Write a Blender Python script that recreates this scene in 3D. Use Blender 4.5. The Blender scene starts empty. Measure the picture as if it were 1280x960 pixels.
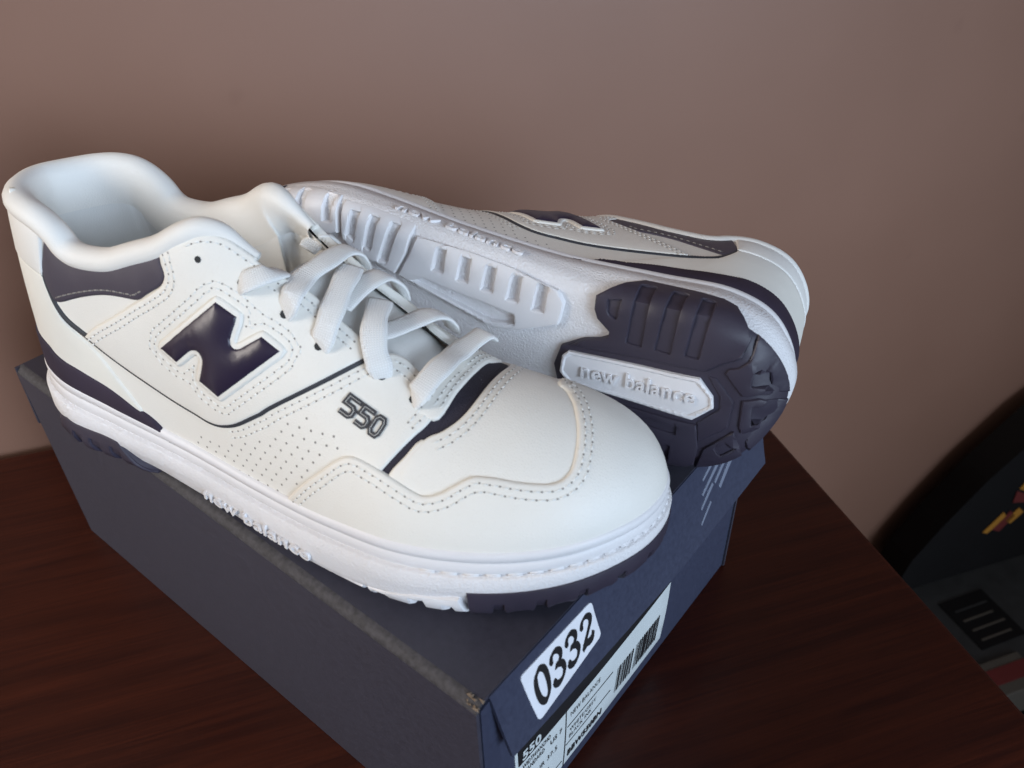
import bpy, bmesh, math, random
import numpy as np
from mathutils import Vector, Matrix, geometry
random.seed(4); RNG = np.random.default_rng(4)
S = bpy.context.scene; C = S.collection

# ---------------------------------------------------------------- camera
cam = bpy.data.cameras.new('camera'); camo = bpy.data.objects.new('camera', cam); C.objects.link(camo); S.camera = camo
def cam_axes(yaw, pitch, roll):
    cy, sy, cp, sp = math.cos(yaw), math.sin(yaw), math.cos(pitch), math.sin(pitch)
    f = Vector((cy*cp, sy*cp, -sp)); r = Vector((sy, -cy, 0)); u = r.cross(f)
    return math.cos(roll)*r + math.sin(roll)*u, -math.sin(roll)*r + math.cos(roll)*u, f
CR, CU, CF = cam_axes(2.2605, .6468, -.0259)
M = Matrix((CR, CU, -CF)).transposed().to_4x4(); M.translation = (.4357, -.1105, .3802); camo.matrix_world = M
cam.sensor_width = 36; cam.lens = 36*1033.7/1280; cam.clip_start = .01; cam.clip_end = 50
cam.dof.use_dof = True; cam.dof.focus_distance = .385; cam.dof.aperture_fstop = 13
# ---------------------------------------------------------------- light: daylight from two windows of the room, no sun
W = bpy.data.worlds.new('World'); S.world = W; W.use_nodes = True
bg = W.node_tree.nodes['Background']; bg.inputs[0].default_value = (.70, .68, .72, 1); bg.inputs[1].default_value = .29
def area(name, loc, target, size, size_y, power, col):
    l = bpy.data.lights.new(name, 'AREA'); l.shape = 'RECTANGLE'; l.size = size; l.size_y = size_y; l.energy = power; l.color = col
    o = bpy.data.objects.new(name, l); C.objects.link(o); o.location = loc
    o.rotation_euler = (Vector(target) - Vector(loc)).to_track_quat('-Z', 'Y').to_euler(); return o
area('window_light', (-.85, -1.10, .85), (.10, .10, .15), .9, .9, 41, (1, .93, .85))
sw = area('side_window_light', (1.55, -.22, .50), (.16, .10, .17), 1.3, 1.3, 5.3, (.64, .80, 1)); sw.data.spread = math.radians(45)
S.view_settings.view_transform = 'Standard'; S.view_settings.look = 'None'; S.view_settings.exposure = 0; S.view_settings.gamma = 1
# ---------------------------------------------------------------- shoe form
# local shoe frame: x from heel (0) to toe, y to the medial side (+), z up from the ground
OUTL = np.array([(0, 0), (.010, -.0225), (.03, -.0330), (.06, -.0350), (.10, -.0372), (.14, -.0425), (.18, -.0485),
                 (.21, -.0505), (.24, -.0440), (.265, -.0310), (.2810, -.0125), (.2862, .006), (.2828, .022),
                 (.271, .037), (.245, .0465), (.215, .049), (.18, .045), (.14, .038), (.10, .0355), (.06, .0372),
                 (.03, .0358), (.01, .0238)])
NU = len(OUTL)
def spl(P, u):
    u = np.asarray(u, float) % len(P); i = np.floor(u).astype(int); t = (u - i)[..., None]; N = len(P)
    a, b, c, d = P[(i - 1) % N], P[i % N], P[(i + 1) % N], P[(i + 2) % N]
    return .5 * (2 * b + (c - a) * t + (2 * a - 5 * b + 4 * c - d) * t * t + (-a + 3 * b - 3 * c + d) * t ** 3)
def smooth_nodes(x, X, Y):
    """monotone-ish cubic (Catmull-Rom on uneven nodes)"""
    X = np.asarray(X, float); Y = np.asarray(Y, float); x = np.clip(np.asarray(x, float), X[0], X[-1])
    m = np.gradient(Y, X); i = np.clip(np.searchsorted(X, x, 'right') - 1, 0, len(X) - 2)
    h = X[i + 1] - X[i]; t = (x - X[i]) / h
    return ((2*t**3 - 3*t**2 + 1) * Y[i] + (t**3 - 2*t**2 + t) * h * m[i] + (-2*t**3 + 3*t**2) * Y[i + 1] + (t**3 - t**2) * h * m[i + 1])
def outline(u, d=0.):
    """sole outline at parameter u, moved outward by d"""
    p = spl(OUTL, u); q = spl(OUTL, np.asarray(u) + .02) - spl(OUTL, np.asarray(u) - .02)
    q = q / np.linalg.norm(q, axis=-1, keepdims=True)
    n = np.stack([q[..., 1], -q[..., 0]], -1)
    return p + n * np.asarray(d)[..., None]
def z_fox(x): return smooth_nodes(x, [0, .06, .11, .15, .2, .25, .29], [.0376, .0295, .0252, .0238, .0275, .0325, .0395])
def z_bot(x): return smooth_nodes(x, [0, .008, .03, .06, .2, .25, .29], [.011, .005, 0, 0, 0, .005, .0145])
XH, XT = .036, .206
def z_top(x): return smooth_nodes(x, [0, .09, .11, .125, .15, .175, .2, .21], [.165, .165, .150, .130, .1065, .0905, .0745, .0665])
def sclamp(x, a, b, k=.012):
    f = lambda v: k * np.logaddexp(0, v / k)
    return a + f(x - a) - f(x - b)
NEXP_U = [0, 2, 4, 6, 8, 9.5, 11, 12.5, 14, 16, 18, 20, 22]
NEXP = [2.5, 2.5, 2.1, 1.68, 1.85, 2.12, 2.25, 2.12, 1.85, 1.68, 2.1, 2.5, 2.5]
def surf(u, t, h=0.):
    """upper surface: u round the shoe (0 heel, lateral, 11 toe, medial), t from the sole edge (0) to the crown (1)"""
    u = np.asarray(u, float); t = np.asarray(t, float)
    S = _surf(u, t)
    if np.any(np.asarray(h) != 0):
        S = S + normal(u, t) * np.asarray(h)[..., None]
    return S
def _surf(u, t):
    o = outline(u, np.full(np.shape(u), -.0035)); x, y = o[..., 0], o[..., 1]
    qx = sclamp(x, XH, XT); zf = z_fox(x) - .002; zt = z_top(qx)
    n = smooth_nodes(u % NU, NEXP_U, NEXP)
    a = np.clip(t, 0, 1) * np.pi / 2
    ch = np.cos(a) ** (2 / n); sh = np.sin(a) ** (2 / n)
    lo = np.minimum(t, 0) * .03                       # a little below the sole edge
    return np.stack([qx + (x - qx) * ch, y * ch, zf + (zt - zf) * sh + lo], -1)
def normal(u, t):
    e = 1e-3; t = np.clip(t, .004, .992)
    du = _surf(u + e * 5, t) - _surf(u - e * 5, t); dt = _surf(u, t + e) - _surf(u, t - e)
    n = np.cross(du, dt); return n / (np.linalg.norm(n, axis=-1, keepdims=True) + 1e-12)
# ---------------------------------------------------------------- sole: one unrolled chart, bottom inside the outline, side wall outside it
_UD = np.linspace(0, NU, 1761)[:-1]; _OD = spl(OUTL, _UD)
SR = .007
def sole_ud(X, Y):
    X = np.asarray(X, float); Y = np.asarray(Y, float); sh = X.shape; p = np.stack([X.ravel(), Y.ravel()], 1)
    U = np.empty(len(p)); D = np.empty(len(p))
    for a in range(0, len(p), 2000):
        q = p[a:a+2000]; d2 = ((q[:, None] - _OD[None]) ** 2).sum(-1); i = d2.argmin(1); U[a:a+2000] = _UD[i]
        D[a:a+2000] = np.sqrt(d2[np.arange(len(q)), i])
    for _ in range(3):
        t = (spl(OUTL, U + .01) - spl(OUTL, U - .01)) / .02; U = U + np.clip(((p - spl(OUTL, U)) * t).sum(1) / ((t * t).sum(1) + 1e-12), -.02, .02)
    t = spl(OUTL, U + .02) - spl(OUTL, U - .02); n = np.stack([t[:, 1], -t[:, 0]], 1); n /= np.linalg.norm(n, axis=1, keepdims=True)
    o = spl(OUTL, U); s = ((p - o) * n).sum(1)
    return U.reshape(sh), s.reshape(sh)
def sole_pt(X, Y):
    u, d = sole_ud(X, Y); th = np.clip((d + SR) / SR, 0, np.pi / 2)
    out = np.where(d <= -SR, d, -SR + SR * np.sin(th)); o = outline(u, out); x0 = spl(OUTL, u)[..., 0]
    inside = d <= -SR
    x = np.where(inside, X, o[..., 0]); y = np.where(inside, Y, o[..., 1])
    zb = np.where(inside, z_bot(np.clip(X, 0, .289)), z_bot(x0))
    z = np.where(inside, zb, zb + SR * (1 - np.cos(th)) + np.maximum(0, d - (SR * np.pi / 2 - SR)))
    return np.stack([x, y, z], -1)
D = dict(
  N=[(3.9763,0.2026),(4.1123,0.2383),(4.2384,0.2768),(4.3514,0.3189),(4.4523,0.3638),(4.5434,0.4098),(4.6275,0.4553),(4.6799,0.4614),(4.7323,0.4671),(4.7848,0.4724),(4.8375,0.4774),(4.8305,0.4543),(4.8193,0.4387),(4.8048,0.4163),(4.7962,0.4019),(4.8019,0.3924),(4.8187,0.3895),(4.8411,0.3905),(4.8714,0.3971),(4.8992,0.406),(4.9256,0.4175),(4.9816,0.4422),(5.0349,0.4668),(5.0855,0.4913),(5.1321,0.4932),(5.1785,0.495),(5.2249,0.4966),(5.2718,0.4981),(5.2051,0.4593),(5.1333,0.4206),(5.0549,0.3815),(4.9687,0.3419),(4.8748,0.3018),(4.7724,0.2607),(4.6606,0.2189),(4.604,0.2171),(4.5474,0.2149),(4.4911,0.2125),(4.435,0.2099),(4.4681,0.2402),(4.4893,0.2648),(4.49,0.2739),(4.4796,0.2785),(4.4604,0.2805),(4.4337,0.2785),(4.4062,0.2735),(4.3777,0.2668),(4.348,0.2581),(4.3206,0.2485),(4.2717,0.2321),(4.2209,0.2163),(4.1682,0.2011),(4.1201,0.2011),(4.072,0.2014),(4.0241,0.2019)],
  darkline=[(2.2812,0.2019),(2.3175,0.17),(2.4033,0.1415),(2.5781,0.1212),(2.8496,0.1111),(3.0783,0.1034),(3.3899,0.0962),(3.7061,0.0929),(4.0318,0.094),(4.2971,0.1027),(4.483,0.1143),(4.6473,0.1373),(4.8371,0.1802),(5.0831,0.2589),(5.1863,0.3003),(5.5067,0.4304),(5.7474,0.5386),(5.9692,0.6549),(6.117,0.7406)],
  counter_front=[(2.4473,0.1292),(2.6038,0.1118),(2.9922,0.0908),(3.2714,0.0576),(3.4831,0.0288)],
  wedge_top=[(1.919,0.048),(2.0736,0.0427),(2.3095,0.0389),(2.543,0.0385),(2.7993,0.0369),(3.0406,0.0361),(3.2276,0.0323),(3.4345,0.0252),(3.5529,0.0243),(3.7071,0.0147),(3.8986,0.0096),(4.0542,0.0041)],
  patch=[(2.4735,0.2759),(2.678,0.2555),(2.8878,0.2509),(3.1898,0.2655),(3.4581,0.2924),(3.7797,0.3491),(4.0358,0.4063),(4.0513,0.3853),(4.0835,0.3658),(4.0326,0.3359),(3.826,0.2841),(3.7197,0.2598),(3.5724,0.2443),(3.3153,0.2231),(2.9368,0.1884),(2.51,0.1519),(2.3751,0.1579),(2.2807,0.1949),(2.3728,0.2349)],
  saddle_rear=[(2.8532,0.1128),(3.3697,0.1879),(3.7388,0.2616),(3.9291,0.3072),(4.0326,0.3359),(4.0835,0.3658),(4.0513,0.3853),(4.0358,0.4063)],
  collar_edge=[(2.4974,0.2772),(2.678,0.2555),(2.8878,0.2509),(3.1898,0.2655),(3.4581,0.2924),(3.7797,0.3491),(4.0358,0.4063),(4.2629,0.4857),(4.4279,0.5615),(4.581,0.625),(4.7123,0.6569),(4.8852,0.6832)],
  throat_lat=[(4.8905,0.6765),(5.0461,0.6958),(5.2993,0.7391),(5.4241,0.7478),(5.6743,0.7388),(5.8763,0.7348),(6.1366,0.7422),(6.2715,0.7783),(6.452,0.7984),(6.7302,0.7911),(7.1127,0.8091)],
  mud=[(5.35,0.0),(5.6006,0.1275),(5.8291,0.2275),(5.998,0.2983),(6.1336,0.3337),(6.2948,0.3452),(6.6024,0.3443),(6.9191,0.3296),(7.1216,0.3129),(7.2538,0.3103),(7.4538,0.3371),(7.6605,0.384),(7.8594,0.4208),(8.0066,0.4273),(8.2364,0.4225),(8.398,0.4113),(8.7155,0.3895),(8.9946,0.3763),(9.204,0.3871),(9.4107,0.4199),(9.6704,0.4805),(10.0987,0.5568),(10.7367,0.6283),(11.4576,0.6669),(12.1598,0.6808),(12.4662,0.6933)],
  d550=[(5.889,0.4522),(5.9746,0.5313),(6.5219,0.5295),(6.4295,0.4428)],
  tip=[(6.5862,0.3414),(6.7731,0.4361),(6.9638,0.526),(7.1121,0.5871),(7.2439,0.6592),(7.3675,0.7229),(7.3965,0.7637),(7.3301,0.7872),(7.1657,0.7966)],
  perf=[(5.564,0.3803),(6.064,0.363),(5.3111,0.0129),(5.05,0.0),(4.5091,0.0119),(4.1223,0.0128),(4.2839,0.0578),(4.7508,0.1357),(5.2446,0.2777)],
  hole=[(4.4297,0.496)],
  lace_a=[(132.6,-24.7,97.9),(136.3,-25.5,100.9),(140.5,-23.4,103.4),(143.1,-18.9,104.0),(141.8,-11.9,101.2)],
  lace_b=[(148.6,-22.1,88.1),(151.0,-23.5,93.1),(153.1,-22.2,98.9),(151.1,-12.0,101.2),(153.0,-3.0,103.6),(153.6,9.0,104.2),(155.0,15.0,102.0),(155.5,18.5,96.9),(155.2,20.0,92.2)],
  lace_c=[(163.6,-23.5,78.9),(165.9,-24.5,85.2),(166.4,-20.5,91.6),(164.9,-13.0,96.5),(162.9,-4.0,100.0),(160.6,4.0,101.0)],
  lace_d=[(166.4,-12.0,92.0),(166.9,-6.0,95.2),(168.2,1.0,97.6),(169.8,9.0,97.9),(171.4,15.0,93.9),(172.1,18.5,89.0),(172.4,20.0,84.7)],
  lace_e=[(187.7,-20.7,72.3),(187.4,-21.8,78.3),(184.1,-19.6,84.1),(181.0,-14.9,88.9),(178.0,-8.4,91.4),(174.6,0.0,92.5)],
  lace_f=[(179.8,-12.0,84.7),(182.0,-6.0,84.9),(185.7,1.0,86.1),(189.7,9.0,86.7),(192.0,15.0,84.2),(193.4,18.5,80.0),(194.0,20.0,76.0)],
  lace_g=[(199.6,-21.5,67.4),(202.2,-22.1,72.9),(204.0,-16.4,77.3),(204.9,-7.8,79.0),(204.2,4.0,77.4),(205.9,12.0,78.5),(207.7,17.5,79.4),(208.4,21.0,76.5)],
  lace_h=[(134.1,12.0,98.1),(135.2,17.0,101.1),(138.9,20.0,103.1),(141.6,22.5,99.8)],
)
# ---------------------------------------------------------------- materials
def nodes(name):
    m = bpy.data.materials.new(name); m.use_nodes = True; t = m.node_tree
    return m, t, t.nodes['Principled BSDF']
def N(t, typ, **kw):
    n = t.nodes.new(typ)
    for k, v in kw.items():
        if k in n.inputs: n.inputs[k].default_value = v
        else: setattr(n, k, v)
    return n
def ramp(t, stops):
    r = t.nodes.new('ShaderNodeValToRGB'); e = r.color_ramp.elements
    while len(e) < len(stops): e.new(.5)
    for i, (p, c) in enumerate(stops): e[i].position = p; e[i].color = (*c, 1)
    return r
def surface(name, col, rough=.5, var=.06, vscale=30, bump=.1, bscale=900, bdist=.0003, spec=.5, sheen=0., coat=0., detail=4, rvar=.1):
    """plain material with slow colour variation and a fine relief"""
    m, t, b = nodes(name); L = t.links
    tc = t.nodes.new('ShaderNodeTexCoord')
    n1 = N(t, 'ShaderNodeTexNoise', Scale=vscale, Detail=detail); L.new(tc.outputs['Object'], n1.inputs['Vector'])
    lo = tuple(c * (1 - var) for c in col); hi = tuple(min(1, c * (1 + var)) for c in col)
    r = ramp(t, [(.3, lo), (.7, hi)]); L.new(n1.outputs['Fac'], r.inputs['Fac']); L.new(r.outputs['Color'], b.inputs['Base Color'])
    mr = N(t, 'ShaderNodeMapRange'); mr.inputs['To Min'].default_value = max(0, rough - rvar); mr.inputs['To Max'].default_value = min(1, rough + rvar)
    L.new(n1.outputs['Fac'], mr.inputs['Value']); L.new(mr.outputs['Result'], b.inputs['Roughness'])
    n2 = N(t, 'ShaderNodeTexNoise', Scale=bscale, Detail=3); L.new(tc.outputs['Object'], n2.inputs['Vector'])
    bp = N(t, 'ShaderNodeBump', Strength=bump, Distance=bdist); L.new(n2.outputs['Fac'], bp.inputs['Height']); L.new(bp.outputs['Normal'], b.inputs['Normal'])
    b.inputs['Specular IOR Level'].default_value = spec; b.inputs['Sheen Weight'].default_value = sheen; b.inputs['Coat Weight'].default_value = coat
    return m
def leather(name, col, rough=.42, grain=.22):
    m, t, b = nodes(name); L = t.links; tc = t.nodes.new('ShaderNodeTexCoord')
    n1 = N(t, 'ShaderNodeTexNoise', Scale=22, Detail=5); L.new(tc.outputs['Object'], n1.inputs['Vector'])
    r = ramp(t, [(.25, tuple(c * .955 for c in col)), (.75, col)]); L.new(n1.outputs['Fac'], r.inputs['Fac']); L.new(r.outputs['Color'], b.inputs['Base Color'])
    v = N(t, 'ShaderNodeTexVoronoi', Scale=950); v.feature = 'DISTANCE_TO_EDGE'; L.new(tc.outputs['Object'], v.inputs['Vector'])
    n2 = N(t, 'ShaderNodeTexNoise', Scale=60, Detail=6); L.new(tc.outputs['Object'], n2.inputs['Vector'])
    mx = N(t, 'ShaderNodeMath', operation='MULTIPLY_ADD'); L.new(n2.outputs['Fac'], mx.inputs[0]); mx.inputs[1].default_value = 2.2; L.new(v.outputs['Distance'], mx.inputs[2])
    bp = N(t, 'ShaderNodeBump', Strength=grain, Distance=.00035); L.new(mx.outputs[0], bp.inputs['Height']); L.new(bp.outputs['Normal'], b.inputs['Normal'])
    b.inputs['Roughness'].default_value = rough; b.inputs['Subsurface Weight'].default_value = .0
    return m
def woven(name, col, scale=1500, rough=.8, bump=.6):
    m, t, b = nodes(name); L = t.links; tc = t.nodes.new('ShaderNodeTexCoord')
    w1 = N(t, 'ShaderNodeTexWave', Scale=scale / 3, Distortion=.8); w1.bands_direction = 'X'
    w2 = N(t, 'ShaderNodeTexWave', Scale=scale / 3, Distortion=.8); w2.bands_direction = 'Y'
    for w in (w1, w2): L.new(tc.outputs['UV'], w.inputs['Vector'])
    mx = N(t, 'ShaderNodeMath', operation='MULTIPLY'); L.new(w1.outputs['Fac'], mx.inputs[0]); L.new(w2.outputs['Fac'], mx.inputs[1])
    r = ramp(t, [(0, tuple(c * .90 for c in col)), (.6, col)]); L.new(mx.outputs[0], r.inputs['Fac']); L.new(r.outputs['Color'], b.inputs['Base Color'])
    bp = N(t, 'ShaderNodeBump', Strength=bump, Distance=.0003); L.new(mx.outputs[0], bp.inputs['Height']); L.new(bp.outputs['Normal'], b.inputs['Normal'])
    b.inputs['Roughness'].default_value = rough; b.inputs['Sheen Weight'].default_value = .2
    return m
def wood(name):
    m, t, b = nodes(name); L = t.links; tc = t.nodes.new('ShaderNodeTexCoord')
    mp = N(t, 'ShaderNodeMapping'); mp.inputs['Scale'].default_value = (95, 4.2, 95); L.new(tc.outputs['Object'], mp.inputs['Vector'])
    n1 = N(t, 'ShaderNodeTexNoise', Scale=1.0, Detail=10, Roughness=.72, Distortion=.35); L.new(mp.outputs['Vector'], n1.inputs['Vector'])
    mp2 = N(t, 'ShaderNodeMapping'); mp2.inputs['Scale'].default_value = (700, 20, 700); L.new(tc.outputs['Object'], mp2.inputs['Vector'])
    n2 = N(t, 'ShaderNodeTexNoise', Scale=1.0, Detail=5); L.new(mp2.outputs['Vector'], n2.inputs['Vector'])
    a = N(t, 'ShaderNodeMath', operation='MULTIPLY_ADD'); L.new(n2.outputs['Fac'], a.inputs[0]); a.inputs[1].default_value = .45; L.new(n1.outputs['Fac'], a.inputs[2])
    r = ramp(t, [(.34, (.011, .0020, .0011)), (.60, (.026, .0042, .0018)), (.92, (.054, .0100, .0036))]); L.new(a.outputs[0], r.inputs['Fac']); L.new(r.outputs['Color'], b.inputs['Base Color'])
    n3 = N(t, 'ShaderNodeTexNoise', Scale=9, Detail=6); L.new(tc.outputs['Object'], n3.inputs['Vector'])
    mr = N(t, 'ShaderNodeMapRange'); mr.inputs['To Min'].default_value = .30; mr.inputs['To Max'].default_value = .52; L.new(n3.outputs['Fac'], mr.inputs['Value']); L.new(mr.outputs['Result'], b.inputs['Roughness'])
    bp = N(t, 'ShaderNodeBump', Strength=.18, Distance=.0006); L.new(a.outputs[0], bp.inputs['Height']); L.new(bp.outputs['Normal'], b.inputs['Normal'])
    b.inputs['Specular IOR Level'].default_value = .22; b.inputs['Coat Weight'].default_value = .12; b.inputs['Coat Roughness'].default_value = .22
    return m
# ---------------------------------------------------------------- mesh helpers
MIR = False
def emit(name, V, F, m, parent=None, smooth=True, kind=None, label=None, uv=None):
    V = np.array(V, float).reshape(-1, 3); F = [tuple(int(i) for i in f) for f in F]
    if MIR: V = V * np.array([1, -1, 1]); F = [f[::-1] for f in F]
    me = bpy.data.meshes.new(name); me.from_pydata(V.tolist(), [], F); me.update()
    if smooth: me.shade_smooth()
    if uv is not None:
        l = me.uv_layers.new(name='UVMap')
        for lp in me.loops: l.data[lp.index].uv = uv[lp.vertex_index]
    o = bpy.data.objects.new(name, me); C.objects.link(o); me.materials.append(m); o.parent = parent
    if kind: o['kind'] = kind
    if label: o['label'] = label
    return o
def grid_faces(n, k, closed=False):
    return [(i*k+j, ((i+1) % n)*k+j, ((i+1) % n)*k+j+1, i*k+j+1) for i in range(n if closed else n-1) for j in range(k-1)]
def cat(pts, sub=5):
    P = np.asarray(pts, float)
    if len(P) < 3: return P
    Q = np.vstack([2*P[0]-P[1], P, 2*P[-1]-P[-2]]); out = []
    for i in range(1, len(Q)-2):
        a, b, c, d = Q[i-1], Q[i], Q[i+1], Q[i+2]
        for k in range(sub):
            t = k/sub; out.append(.5*(2*b+(c-a)*t+(2*a-5*b+4*c-d)*t*t+(-a+3*b-3*c+d)*t**3))
    out.append(P[-1]); return np.array(out)
UA, TB = .030, .085
def E_ut(p): p = np.asarray(p, float); return surf(p[:, 0]/UA, p[:, 1]/TB)
def ut(pts): return np.asarray(pts, float) * np.array([UA, TB])
def E_sole(p): p = np.asarray(p, float); return sole_pt(p[:, 0], p[:, 1])
def jac(E, p, e=4e-4):
    dx = np.array([e, 0]); dy = np.array([0, e])
    return (E(p+dx)-E(p-dx))/(2*e), (E(p+dy)-E(p-dy))/(2*e)
def nrm(E, p):
    a, b = jac(E, p); n = np.cross(a, b); return n/(np.linalg.norm(n, axis=1, keepdims=True)+1e-15)
def resample(E, loop, sp, closed=True):
    P3 = E(loop); out = []; n = len(loop)
    for i in range(n if closed else n-1):
        j = (i+1) % n; ln = np.linalg.norm(P3[j]-P3[i])
        if ln < 1e-6: continue
        k = max(1, int(math.ceil(ln/sp)))
        for q in range(k): out.append(loop[i]+(loop[j]-loop[i])*q/k)
    if not closed: out.append(loop[-1])
    return np.array(out)
def side_step(E, line, d, closed=False):
    """the line moved d to its left, measured on the surface"""
    ja, jb = jac(E, line); n = np.cross(ja, jb); n /= np.linalg.norm(n, axis=1, keepdims=True)+1e-15
    P3 = E(line)
    T = (np.roll(P3, -1, 0)-np.roll(P3, 1, 0)) if closed else np.gradient(P3, axis=0)
    w = np.cross(n, T); w /= np.linalg.norm(w, axis=1, keepdims=True)+1e-15; w = w*np.asarray(d).reshape(-1, 1)
    g11 = (ja*ja).sum(1); g12 = (ja*jb).sum(1); g22 = (jb*jb).sum(1); r1 = (ja*w).sum(1); r2 = (jb*w).sum(1); det = g11*g22-g12*g12+1e-15
    return line+np.stack([(g22*r1-g12*r2)/det, (g11*r2-g12*r1)/det], 1)
def inpoly(p, poly):
    x, y = p[:, 0], p[:, 1]; ins = np.zeros(len(p), bool); X, Y = poly[:, 0], poly[:, 1]; X2, Y2 = np.roll(X, -1), np.roll(Y, -1)
    for a, b, c, d in zip(X, Y, X2, Y2):
        if b == d: continue
        ins ^= ((b > y) != (d > y)) & (x < (c-a)*(y-b)/(d-b)+a)
    return ins
def area2(p): return .5*np.sum(p[:, 0]*np.roll(p[:, 1], -1)-np.roll(p[:, 0], -1)*p[:, 1])
def panel(name, E, poly, h, m, parent, bevel=.0007, step=.0035, holes=(), puff=0., pscale=.003, sign=1, skirt=.0015, sp=.0016, label=None, kind=None, sharp=None):
    """a sheet cut to the polygon, lying h above the surface, with rolled edges"""
    loops = []
    for i, q in enumerate([poly]+list(holes)):
        q = np.asarray(q, float); a = area2(q)
        if (a < 0) == (i == 0): q = q[::-1]
        loops.append(resample(E, q, sp))
    V2 = []; edges = []; hh = []; rings = []
    for q in loops:
        b0 = len(V2); n = len(q); V2 += list(q); hh += [h-bevel]*n; edges += [(b0+i, b0+(i+1) % n) for i in range(n)]; rings.append((b0, n))
    nb = len(V2)
    for q in loops:
        V2 += list(side_step(E, q, np.full(len(q), bevel*.55), True)); hh += [h-bevel*.22]*len(q)
        V2 += list(side_step(E, q, np.full(len(q), bevel*1.6), True)); hh += [h]*len(q)
    lo, hi = loops[0].min(0), loops[0].max(0)
    gx = np.arange(lo[0]+step*.5, hi[0], step); gy = np.arange(lo[1]+step*.5, hi[1], step)
    if len(gx) and len(gy):
        G = np.stack(np.meshgrid(gx, gy, indexing='ij'), -1).reshape(-1, 2); k = inpoly(G, loops[0])
        for q in loops[1:]: k &= ~inpoly(G, q)
        G = G[k]; B = np.array(V2)
        if len(G):
            d = np.array([np.sqrt(((B-g)**2).sum(1).min()) for g in G]); G = G[d > step*.45]; V2 += list(G); hh += [h]*len(G)
    V2 = np.array(V2); inr = np.ones(len(V2), bool)
    r = geometry.delaunay_2d_cdt([Vector((float(a)*1000, float(b)*1000)) for a, b in V2], edges, [], 0, 1e-5, True)
    P2 = np.array([(v.x/1000, v.y/1000) for v in r[0]]); T = np.array([f[:] for f in r[2]]); orig = r[3]
    cen = P2[T].mean(1); k = inpoly(cen, loops[0])
    for q in loops[1:]: k &= ~inpoly(cen, q)
    T = T[k]
    H = np.full(len(P2), h); first = {}
    for i, o in enumerate(orig):
        if o:
            H[i] = min(hh[j] for j in o)
            for j in o: first[j] = i
    P3 = E(P2); Nn = nrm(E, P2)*sign
    if puff:
        B3 = E(loops[0]); d = np.array([np.sqrt(((B3-p)**2).sum(1).min()) for p in P3]); H = H+puff*(1-np.exp(-(d/pscale)**1.3))
    V = list(P3+Nn*H[:, None]); F = [tuple(f) if sign > 0 else tuple(f[::-1]) for f in T]
    for b0, n in rings:
        base = len(V); idx = [first.get(b0+i) for i in range(n)]
        for i in range(n): V.append(P3[idx[i]]-Nn[idx[i]]*skirt)
        for i in range(n):
            j = (i+1) % n; f = (idx[i], base+i, base+j, idx[j]); F.append(f if sign > 0 else f[::-1])
    o = emit(name, V, F, m, parent, label=label, kind=kind)
    if sharp: o.data.set_sharp_from_angle(angle=math.radians(sharp))
    return o
class Bag:
    """collects many tiny pieces into one mesh"""
    def __init__(s): s.V = []; s.F = []
    def add(s, V, F):
        b = len(s.V); s.V += [tuple(v) for v in V]; s.F += [tuple(i+b for i in f) for f in F]
def walk(E, line, spacing, start=.5):
    L = resample(E, line, .0006, False); P = E(L); c = np.concatenate([[0], np.cumsum(np.linalg.norm(np.diff(P, axis=0), axis=1))])
    s = np.arange(spacing*start, c[-1], spacing); return np.stack([np.interp(s, c, L[:, 0]), np.interp(s, c, L[:, 1])], 1)
def stitch(E, line, h, bag, holes, spacing=.0034, sign=1, w=.00032):
    p = walk(E, line, spacing)
    if len(p) < 2: return
    P = E(p); n = nrm(E, p)*sign; T = np.gradient(P, axis=0); T /= np.linalg.norm(T, axis=1, keepdims=True)+1e-12; S_ = np.cross(n, T)
    for i in range(len(p)):
        c = P[i]+n[i]*(h+.00005); t, s, u = T[i], S_[i], n[i]; l = spacing*.33
        V = [c-t*l-u*.0002, c-t*l*.6+s*w, c-t*l*.6+u*w*.9, c-t*l*.6-s*w, c+t*l*.6+s*w, c+t*l*.6+u*w*.9, c+t*l*.6-s*w, c+t*l-u*.0002]
        bag.add(V, [(0, 2, 1), (0, 3, 2), (1, 2, 5, 4), (2, 3, 6, 5), (4, 5, 7), (5, 6, 7)])
        d = c+t*spacing*.5+u*.00006; R = .00036
        holes.add([d+R*(math.cos(a)*t*1.25+math.sin(a)*s) for a in np.arange(6)*math.pi/3], [(0, 1, 2, 3, 4, 5)])
def dots(E, pts, h, r, bag, sign=1):
    pts = np.asarray(pts, float); P = E(pts); n = nrm(E, pts)*sign
    for c, u in zip(P, n):
        s = np.cross(u, (0, 0, 1.)); s /= np.linalg.norm(s)+1e-9; t = np.cross(u, s); c = c+u*(h+.00007)
        bag.add([c+r*(math.cos(a)*t+math.sin(a)*s) for a in np.arange(8)*math.pi/4], [tuple(range(8))])
def text_mesh(txt, size=1., bold=0., spacing=1., depth=0.):
    cu = bpy.data.curves.new('t', 'FONT'); cu.body = txt; cu.size = size; cu.offset = bold; cu.space_character = spacing; cu.extrude = depth; cu.resolution_u = 3
    o = bpy.data.objects.new('t', cu); C.objects.link(o); bpy.context.view_layer.update()
    me = o.evaluated_get(bpy.context.evaluated_depsgraph_get()).to_mesh()
    V = np.array([v.co[:] for v in me.vertices]).reshape(-1, 3); F = [tuple(p.vertices) for p in me.polygons]
    bpy.data.objects.remove(o); bpy.data.curves.remove(cu); return V, F
def tag(o, label, cat, group=None):
    o['label'] = label; o['category'] = cat
    if group: o['group'] = group
    return o
def empty(name, loc=(0, 0, 0)):
    o = bpy.data.objects.new(name, None); C.objects.link(o); o.location = loc; o.empty_display_size = .02; return o
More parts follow.
